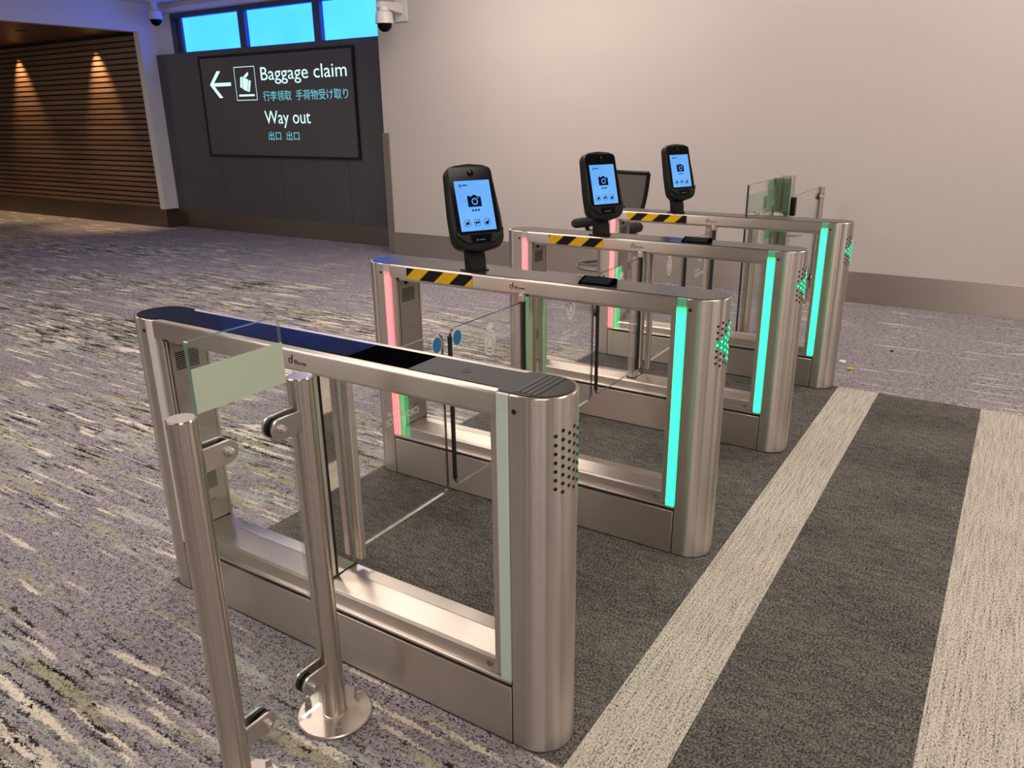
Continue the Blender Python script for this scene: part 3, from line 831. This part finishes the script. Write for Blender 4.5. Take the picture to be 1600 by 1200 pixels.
# ------------------------------------------------------------------ face-scan terminals standing on the gates
def m_display():
    m, nt, out = newmat('lit_display')
    tc = nt.nodes.new('ShaderNodeTexCoord')
    sep = nt.nodes.new('ShaderNodeSeparateXYZ'); nt.links.new(tc.outputs['Object'], sep.inputs[0])
    f = noise(nt, coords(nt), 6, 2)
    c = ramp(nt, f, ((0.3, (0.13, 0.40, 0.92)), (0.7, (0.19, 0.49, 1.0))))
    e = nd(nt, 'Emission', i_Color=c, i_Strength=1.0)
    nt.links.new(e.outputs[0], out.inputs[0])
    return m
M_display = m_display()
M_navy = plain('display_icon_navy', (0.004, 0.010, 0.05), 0.6, spec=0.0)
M_iconblue = plain('display_icon_blue', (0.01, 0.06, 0.28), 0.6, spec=0.0)
M_grey = plain('faint_grey_print', (0.10, 0.10, 0.10), 0.5)
def terminal(X, Y, rz, tilt, label):
    t = thing('face_scan_terminal', (X, Y, 1.0013), label, 'screen', 'face scan terminals on the gates')
    # column leans up from the gate; the head turns about the vertical and tips back
    H = thing_part('head', t); H.location = (0, 0, 0.254); H.rotation_euler = (-tilt, 0, rz)
    # head local: x right, z up, face towards -y
    bm = bmesh.new()
    out = []
    hw0, hw1, zt, zb = 0.102, 0.114, 0.171, -0.186
    def outline(k, d):
        P = []
        P += arc(hw0-0.045-d, zt-0.050-d, 0.045, 0, 78, 6)
        P += [(0.0, zt-d)]
        P += arc(-hw0+0.045+d, zt-0.050-d, 0.045, 102, 180, 6)
        P += [(-hw1+d, -0.04)]
        P += arc(-hw1+0.050+d, zb+0.062+d, 0.050, 180, 262, 6)
        P += [(0.0, zb+d)]
        P += arc(hw1-0.050-d, zb+0.062+d, 0.050, 278, 360, 6)
        P += [(hw1-d, -0.04)]
        return P
    rings = []
    for d, y in ((0.016, 0.038), (0.002, 0.024), (0.0, 0.0), (0.004, -0.016), (0.012, -0.021)):
        rings.append([bm.verts.new((p[0], y, p[1])) for p in outline(1, d)])
    n = len(rings[0])
    for A, B in zip(rings, rings[1:]):
        for i in range(n): bm.faces.new((A[i], A[(i+1) % n], B[(i+1) % n], B[i]))
    bm.faces.new(rings[0][::-1]); bm.faces.new(rings[-1])
    hs = obj('housing', bm, M_black, H)
    bm = bmesh.new(); prism(bm, rrect(0.190, 0.262, 0.022, 5, 0, 0.022), 'y', -0.0225, -0.0205); bz = obj('bezel', bm, M_blackgloss, H, smooth=False)
    bm = bmesh.new(); prism(bm, [(-0.085, -0.112), (0.085, -0.112), (0.108, -0.092), (0.104, -0.118), (0.060, -0.150), (-0.060, -0.150), (-0.104, -0.118), (-0.108, -0.092)], 'y', -0.030, -0.0195); obj('lower_lip', bm, M_black, H, 0.004)
    bm = bmesh.new(); prism(bm, [(-0.048, -0.116), (0.048, -0.116), (0.040, -0.146), (-0.040, -0.146)], 'y', -0.0325, -0.0295); obj('lip_panel', bm, M_blackgloss, H, 0.001)
    bm = bmesh.new(); lathe(bm, (0, -0.0225, 0.128), [(0.013, 0), (0.013, 0.002), (0.008, 0.003), (0, 0.0035)], 24, (0, -1, 0)); obj('camera_lens', bm, M_blackgloss, H)
    fr = (Vector((0, -0.0228, 0.0)), Vector((1, 0, 0)), Vector((0, 0, 1)))
    dw, dh = 0.156, 0.199
    bm = bmesh.new(); prism(bm, [(-dw/2, -dh/2), (dw/2, -dh/2), (dw/2, dh/2), (-dw/2, dh/2)], 'y', -0.0232, -0.0222)
    dp = obj('display', bm, M_display, H, smooth=False)
    f2 = (Vector((0, -0.0232, 0.0)), Vector((1, 0, 0)), Vector((0, 0, 1)))
    bm = bmesh.new()   # camera pictogram
    flat(bm, f2, [(-0.031, -0.005), (0.029, -0.005), (0.029, 0.034), (0.012, 0.036), (0.006, 0.042), (-0.006, 0.042), (-0.011, 0.036), (-0.018, 0.036), (-0.020, 0.040), (-0.028, 0.040), (-0.031, 0.034)], 0.0003)
    obj('camera_icon', bm, M_navy, dp, smooth=False)
    bm = bmesh.new(); flat_ring(bm, f2, (0, 0.016), 0.0135, 0.0135, 0.0095, 0.0095, 0.0006); flat(bm, f2, [(0.012, 0.0285), (0.021, 0.0285), (0.021, 0.031), (0.012, 0.031)], 0.0006)
    obj('icon_ring', bm, M_display, dp, smooth=False)
    bm = bmesh.new()
    for i in range(3): flat(bm, f2, [(-0.019+i*0.013, -0.0225), (-0.0095+i*0.013, -0.0225), (-0.0095+i*0.013, -0.0145), (-0.019+i*0.013, -0.0145)], 0.0003)
    flat(bm, f2, [(-0.046, 0.079), (-0.022, 0.079), (-0.022, 0.084), (-0.046, 0.084)], 0.0003)
    flat(bm, f2, circ((-0.054, 0.080), 0.0035, 0.0075, 14), 0.0003)
    obj('screen_marks', bm, M_iconblue, dp, smooth=False)
    for i, cx in enumerate((-0.047, -0.003, 0.041)):
        bm = bmesh.new(); flat_ring(bm, f2, (cx, -0.068), 0.0150, 0.0150, 0.0134, 0.0134, 0.0003)
        if i == 0: flat(bm, f2, [(cx-0.008, -0.075), (cx+0.010, -0.073), (cx+0.006, -0.064), (cx-0.002, -0.062), (cx-0.006, -0.067)], 0.0004)
        elif i == 1:
            flat(bm, f2, circ((cx-0.0055, -0.068), 0.0052, 0.0042, 14), 0.0004); flat(bm, f2, circ((cx+0.0055, -0.068), 0.0052, 0.0042, 14), 0.0005)
        else: flat(bm, f2, [(cx-0.008, -0.073), (cx-0.004, -0.077), (cx+0.005, -0.076), (cx+0.008, -0.066), (cx+0.005, -0.061), (cx, -0.066), (cx-0.006, -0.064)], 0.0004)
        flat(bm, f2, [(cx-0.011, -0.077), (cx-0.0095, -0.0785), (cx+0.011, -0.0575), (cx+0.0095, -0.056)], 0.0006)
        obj('round_icon', bm, M_navy, dp, smooth=False)
    f3 = (Vector((0, -0.0325, 0.0)), Vector((1, 0, 0)), Vector((0, 0, 1)))
    bm = bmesh.new()
    flat(bm, f3, [(-0.024, -0.141), (-0.016, -0.141), (-0.016, -0.134), (-0.024, -0.134)]); flat(bm, f3, [(-0.012, -0.1395), (0.014, -0.1395), (0.014, -0.1355), (-0.012, -0.1355)])
    obj('maker_mark', bm, M_grey, H, smooth=False)
    HM = Matrix.Translation((0, 0, 0.254)) @ H.rotation_euler.to_matrix().to_4x4()
    for ch in [o for o in COL.objects if o.parent == H]:
        ch.parent = t; ch.matrix_local = HM
    bpy.data.objects.remove(H)
    # column in the gate's own frame
    bm = bmesh.new()
    d = Vector((math.sin(rz), -math.cos(rz), 0)); r = Vector((math.cos(rz), math.sin(rz), 0))
    sec = []
    for zz, off, hw, hd in ((0.0, 0.010, 0.038, 0.026), (0.05, 0.006, 0.038, 0.026), (0.10, -0.012, 0.038, 0.024), (0.17, -0.032, 0.040, 0.020), (0.26, -0.050, 0.040, 0.016)):
        c = Vector((0, 0, zz)) + d*off
        sec.append([bm.verts.new(c + r*hw*sx + d*hd*sy) for sx, sy in ((-1, -1), (1, -1), (1, 1), (-1, 1))])
    for A, B in zip(sec, sec[1:]):
        for i in range(4): bm.faces.new((A[i], A[(i+1) % 4], B[(i+1) % 4], B[i]))
    bm.faces.new(sec[0][::-1]); bm.faces.new(sec[-1])
    obj('column', bm, M_black, t, 0.005)
    bm = bmesh.new(); prism(bm, rrect(0.100, 0.080, 0.012, 4), 'z', 0.0, 0.005); b = obj('foot', bm, M_black, t); b.rotation_euler = (0, 0, rz)
    return t
terminal(XB+0.068, 0.935, -0.487, 0.313, 'black face scan terminal with lit blue screen on the second gate, leftmost of three')
terminal(XC+0.060, 0.925, -0.447, 0.27, 'black face scan terminal with lit blue screen in front of the mesh chair back')
terminal(XD+0.054, 0.940, -0.416, 0.27, 'smallest black face scan terminal with lit blue screen, on the farthest gate')

# ================================================================== GLASS RAIL IN THE FOREGROUND
def rail_post(t, x, top, plate=True, dia=0.062, ears=(), face=1):
    """round post with a bolted foot and flat clamp ears; ears = heights, face = +1/-1 direction along x"""
    bm = bmesh.new(); tube(bm, (x, 0, 0.008), (x, 0, top-0.003), dia/2, 40)
    lathe(bm, (x, 0, top-0.003), [(dia/2, 0), (dia/2-0.003, 0.003), (0, 0.003)], 40)
    p = obj('post', bm, M_steel_v, t)
    if plate:
        bm = bmesh.new(); lathe(bm, (x, 0, 0), [(0, 0.001), (0.104, 0.001), (0.104, 0.008), (0.101, 0.011), (0, 0.011)], 48); bp = obj('foot_plate', bm, M_chrome, t)
        for a in (232, 352, 112):
            c = (x+0.080*math.cos(math.radians(a)), 0.080*math.sin(math.radians(a)), 0.0112)
            bm = bmesh.new(); lathe(bm, c, [(0.013, 0), (0.013, 0.003), (0.0105, 0.003), (0.0105, 0.016), (0.008, 0.018), (0.008, 0.030), (0.006, 0.036), (0, 0.038)], 6); obj('anchor_nut', bm, M_chrome, bp)
        bm = bmesh.new(); torus(bm, (x, 0, 0.012), dia/2, 0.003, 40, 8); obj('weld_ring', bm, M_chrome, bp)
    for z in ears:
        s = face
        L = 0.088
        xa = x + s*(dia/2-0.006); xe = x + s*L
        for nm, ya, yb, mat in (('clamp_plate', -0.020, -0.013, M_chrome), ('clamp_plate', 0.013, 0.020, M_chrome)):
            pts = [(xa, z-0.027), (xe-s*0.0, z-0.027)]
            pts += [(xe + s*0.027*math.cos(math.radians(b)), z + 0.027*math.sin(math.radians(b))) for b in range(-80, 90, 16)]
            pts += [(xe, z+0.027), (xa, z+0.027)]
            bm = bmesh.new(); prism(bm, pts, 'y', ya, yb); e = obj(nm, bm, mat, p, 0.0012)
        bm = bmesh.new()
        for ya, yb in ((-0.013, -0.0062), (0.0062, 0.013)): tube(bm, (xe, ya, z), (xe, yb, z), 0.0255, 24)
        obj('clamp_gasket', bm, M_rubber, p)
        bm = bmesh.new(); lathe(bm, (xe, -0.020, z), [(0.012, 0), (0.012, 0.004), (0.010, 0.005), (0.009, 0.012), (0.006, 0.017), (0, 0.018)], 20, (0, -1, 0)); obj('clamp_bolt', bm, M_chrome, p)
    return p
t = thing('glass_barrier', (-0.33, 0.488, 0), 'glass barrier panel on two round steel posts beside the nearest gate', 'barrier')
rail_post(t, 0.16, 1.010, True, 0.0645, (0.905, 0.170), -1)
rail_post(t, -0.165, 1.010, True, 0.0645, (0.905, 0.162), 1)
g = pane('glass_panel', -0.130, 0.113, -0.006, 0.006, 0.073, 1.166, M_railglass, M_edge, t, ('tl', 'tr', 'bl', 'br'), 0.006)
g.data.materials.append(M_edge_faint)
for p_ in g.data.polygons:
    if p_.material_index == 1 and (p_.normal.x > 0.5 or p_.normal.z < -0.5): p_.material_index = 2
box('frosted_band', (-0.1295, 0.1125, -0.0068, -0.0061, 1.008, 1.107), M_frost, g)

# ================================================================== GLASS RAIL AND WICKET BESIDE THE FAR WALL
FY = 0.52
t = thing('glass_barrier', (3.73, FY, 0), 'glass barrier panel with frosted band standing just beyond the farthest gate', 'barrier')
rail_post(t, -0.005, 1.000, True, 0.062, (0.93,), 1)
g = pane('glass_panel', -0.075, 0.560, 0.028, 0.040, 0.10, 1.168, M_railglass, M_edge_thin, t)
box('frosted_band', (-0.074, 0.559, 0.0272, 0.0278, 0.985, 1.103), M_greenglass_l, g)
bm = bmesh.new(); tube(bm, (0.58, 0.026, 0.915), (0.58, -0.02, 0.915), 0.022, 20); lathe(bm, (0.58, -0.02, 0.915), [(0.014, 0), (0.014, 0.01), (0.006, 0.016), (0, 0.016)], 16, (0, -1, 0)); obj('standoff_clamp', bm, M_chrome, t)
bm = bmesh.new(); tube(bm, (-0.06, 0.026, 0.985), (-0.06, -0.02, 0.985), 0.017, 20); obj('standoff_clamp', bm, M_chrome, t)
t = thing('glass_wicket', (4.42, FY, 0), 'side gate with square green-glazed post, black latch and clear glass leaf near the wall', 'gate')
box('square_post', (-0.02, 0.075, -0.055, 0.062, 0.001, 1.176), M_steel_v, t, 0.003)
box('post_glazing', (-0.032, -0.0205, -0.050, 0.070, 0.12, 1.160), M_greenglass, t, 0.001)
box('side_glazing', (-0.20, -0.034, 0.062, 0.070, 0.74, 1.150), M_greenglass_l, t)
box('latch', (0.0, 0.050, -0.085, -0.0555, 0.90, 1.03), M_black, t, 0.006)
bm = bmesh.new(); tube(bm, (0.03, -0.0555, 0.76), (0.03, -0.10, 0.76), 0.009, 12); tube(bm, (0.03, -0.10, 0.76), (0.13, -0.12, 0.757), 0.009, 12); obj('handle', bm, M_chrome, t)
lf = pane('glass_leaf', 0.10, 1.20, -0.005, 0.005, 0.15, 1.010, M_railglass, M_edge_thin, t)
rail = thing('steel_post', (5.66, FY, 0), 'slim round steel post with clamp beside the beige wall', 'post')
rail_post(rail, 0.0, 1.010, True, 0.055, (0.935, 0.25), -1)

# ================================================================== DRAFTING CHAIR
def chair():
    t = thing('drafting_chair', (4.62, 2.02, 0), 'black mesh-back drafting chair with foot ring behind the farthest gate', 'chair', rz=math.radians(-108))
    # local: the sitter faces -y
    bm = bmesh.new(); tube(bm, (0, 0, 0.09), (0, 0, 0.42), 0.028, 20); tube(bm, (0, 0, 0.42), (0, 0, 0.60), 0.018, 20); obj('gas_lift', bm, M_black, t)
    b = thing_part('star_base', t)
    for k in range(5):
        a = 2*PI*k/5+0.3; d = Vector((math.cos(a), math.sin(a), 0))
        bm = bmesh.new(); tube(bm, d*0.02+Vector((0, 0, 0.10)), d*0.29+Vector((0, 0, 0.075)), 0.022, 12, 0.014); obj('spoke', bm, M_black, b)
        s = Vector((-d.y, d.x, 0))
        bm = bmesh.new()
        for q in (-1, 1): tube(bm, d*0.29+s*q*0.008+Vector((0, 0, 0.029)), d*0.29+s*q*0.024+Vector((0, 0, 0.029)), 0.028, 18)
        tube(bm, d*0.29+Vector((0, 0, 0.029)), d*0.29+Vector((0, 0, 0.07)), 0.007, 8)
        obj('caster', bm, M_rubber, b)
    bm = bmesh.new(); torus(bm, (0, 0, 0.372), 0.228, 0.014, 56, 10)
    for k in range(4):
        a = PI/2*k+0.4; d = Vector((math.cos(a), math.sin(a), 0)); tube(bm, d*0.02+Vector((0, 0, 0.372)), d*0.222+Vector((0, 0, 0.372)), 0.008, 10)
    obj('foot_ring', bm, M_trim, t)
    bm = bmesh.new(); prism(bm, rrect(0.48, 0.46, 0.11, 7), 'z', 0.585, 0.655); obj('seat', bm, M_mesh, t, 0.025, 3)
    bk = thing_part('backrest', t)
    # frame wider at the top, gently curved
    bm = bmesh.new()
    def bp(u, v, off=0.0):   # u -1..1 across, v 0..1 up
        hw = 0.155 + 0.085*v
        return Vector((u*hw, 0.205 + 0.05*v - 0.035*(1-u*u) + off + 0.03*math.sin(v*PI), 0.66 + 0.48*v))
    path = [bp(-1, i/8) for i in range(9)] + [bp(-1+2*i/8, 1) for i in range(1, 9)] + [bp(1, 1-i/8) for i in range(1, 9)] + [bp(1-2*i/8, 0) for i in range(1, 8)]
    for i in range(len(path)): tube(bm, path[i], path[(i+1) % len(path)], 0.017, 10)
    obj('back_frame', bm, M_black, bk)
    bm = bmesh.new(); G = [[bm.verts.new(bp(-0.97+1.94*i/10, 0.02+0.96*j/10)) for i in range(11)] for j in range(11)]
    for j in range(10):
        for i in range(10): bm.faces.new((G[j][i], G[j][i+1], G[j+1][i+1], G[j+1][i]))
    o = obj('back_mesh', bm, M_meshweave, bk)
    sd = o.modifiers.new('thickness', 'SOLIDIFY'); sd.thickness = 0.003
    bm = bmesh.new(); G = [[bm.verts.new(bp(-0.62+1.24*i/8, 0.22+0.13*j/4, -0.03)) for i in range(9)] for j in range(5)]
    for j in range(4):
        for i in range(8): bm.faces.new((G[j][i], G[j][i+1], G[j+1][i+1], G[j+1][i]))
    o = obj('lumbar_pad', bm, M_black, bk); sd = o.modifiers.new('thickness', 'SOLIDIFY'); sd.thickness = 0.03
    bm = bmesh.new(); tube(bm, (0, 0.10, 0.60), (0, 0.215, 0.64), 0.022, 10); tube(bm, (0, 0.215, 0.64), (0, 0.215, 0.86), 0.022, 10); obj('back_stem', bm, M_black, t)
    for s in (-1, 1):
        bm = bmesh.new(); tube(bm, (s*0.20, 0.06, 0.63), (s*0.265, 0.06, 0.65), 0.016, 10); tube(bm, (s*0.265, 0.06, 0.65), (s*0.27, 0.05, 0.70), 0.018, 10)
        a = obj('armrest', bm, M_black, t)
        bm = bmesh.new(); lathe(bm, (s*0.27, 0.15, 0.715), [(0, 0), (0.030, 0.004), (0.041, 0.02), (0.043, 0.10), (0.041, 0.23), (0.030, 0.256), (0, 0.26)], 18, (0, -1, 0)); obj('arm_pad', bm, M_mesh, a)
m_, nt_, out_ = newmat('chair_back_mesh')
tr_ = nd(nt_, 'BsdfTransparent'); df_ = nd(nt_, 'BsdfDiffuse', i_Color=(0.02, 0.018, 0.018, 1))
wv_ = noise(nt_, coords(nt_, (260, 260, 260)), 1.0, 1)
mx_ = nd(nt_, 'MixShader', i_Fac=math_(nt_, 'ADD', math_(nt_, 'MULTIPLY', wv_, 0.5), 0.30, clamp=True))
nt_.links.new(tr_.outputs[0], mx_.inputs[1]); nt_.links.new(df_.outputs[0], mx_.inputs[2]); nt_.links.new(mx_.outputs[0], out_.inputs[0])
M_meshweave = m_
chair()

# ------------------------------------------------------------------ litter on the carpet
def scrap(name, loc, size, mat, label, cat, seed):
    rr = random.Random(seed); bm = bmesh.new()
    n = 9
    top = [bm.verts.new((size*(1+0.4*rr.random())*math.cos(2*PI*i/n), size*0.6*(1+0.5*rr.random())*math.sin(2*PI*i/n), 0.004+0.012*rr.random()*size/0.04)) for i in range(n)]
    bot = [bm.verts.new((v.co.x*0.8, v.co.y*0.8, 0.0008)) for v in top]
    mid = bm.verts.new((0, 0, 0.018*size/0.04))
    for i in range(n):
        j = (i+1) % n
        bm.faces.new((top[i], top[j], mid)); bm.faces.new((bot[i], bot[j], top[j], top[i]))
    bm.faces.new(bot[::-1])
    o = obj(name, bm, mat, smooth=False); o.location = loc
    return tag(o, label, cat)
scrap('litter_scrap', (3.885, -0.147, 0), 0.026, plain('yellow_scrap', (0.62, 0.40, 0.03), 0.5), 'small crumpled yellow scrap on the purple carpet beside the farthest gate', 'litter', 1)
scrap('litter_scrap', (4.02, -0.075, 0), 0.030, plain('white_scrap', (0.75, 0.72, 0.68), 0.6), 'small white paper scrap on the carpet behind the yellow scrap', 'litter', 2)
scrap('litter_scrap', (4.46, -0.318, 0), 0.014, M_black, 'tiny black crumb alone on the purple carpet near the wall', 'litter', 3)
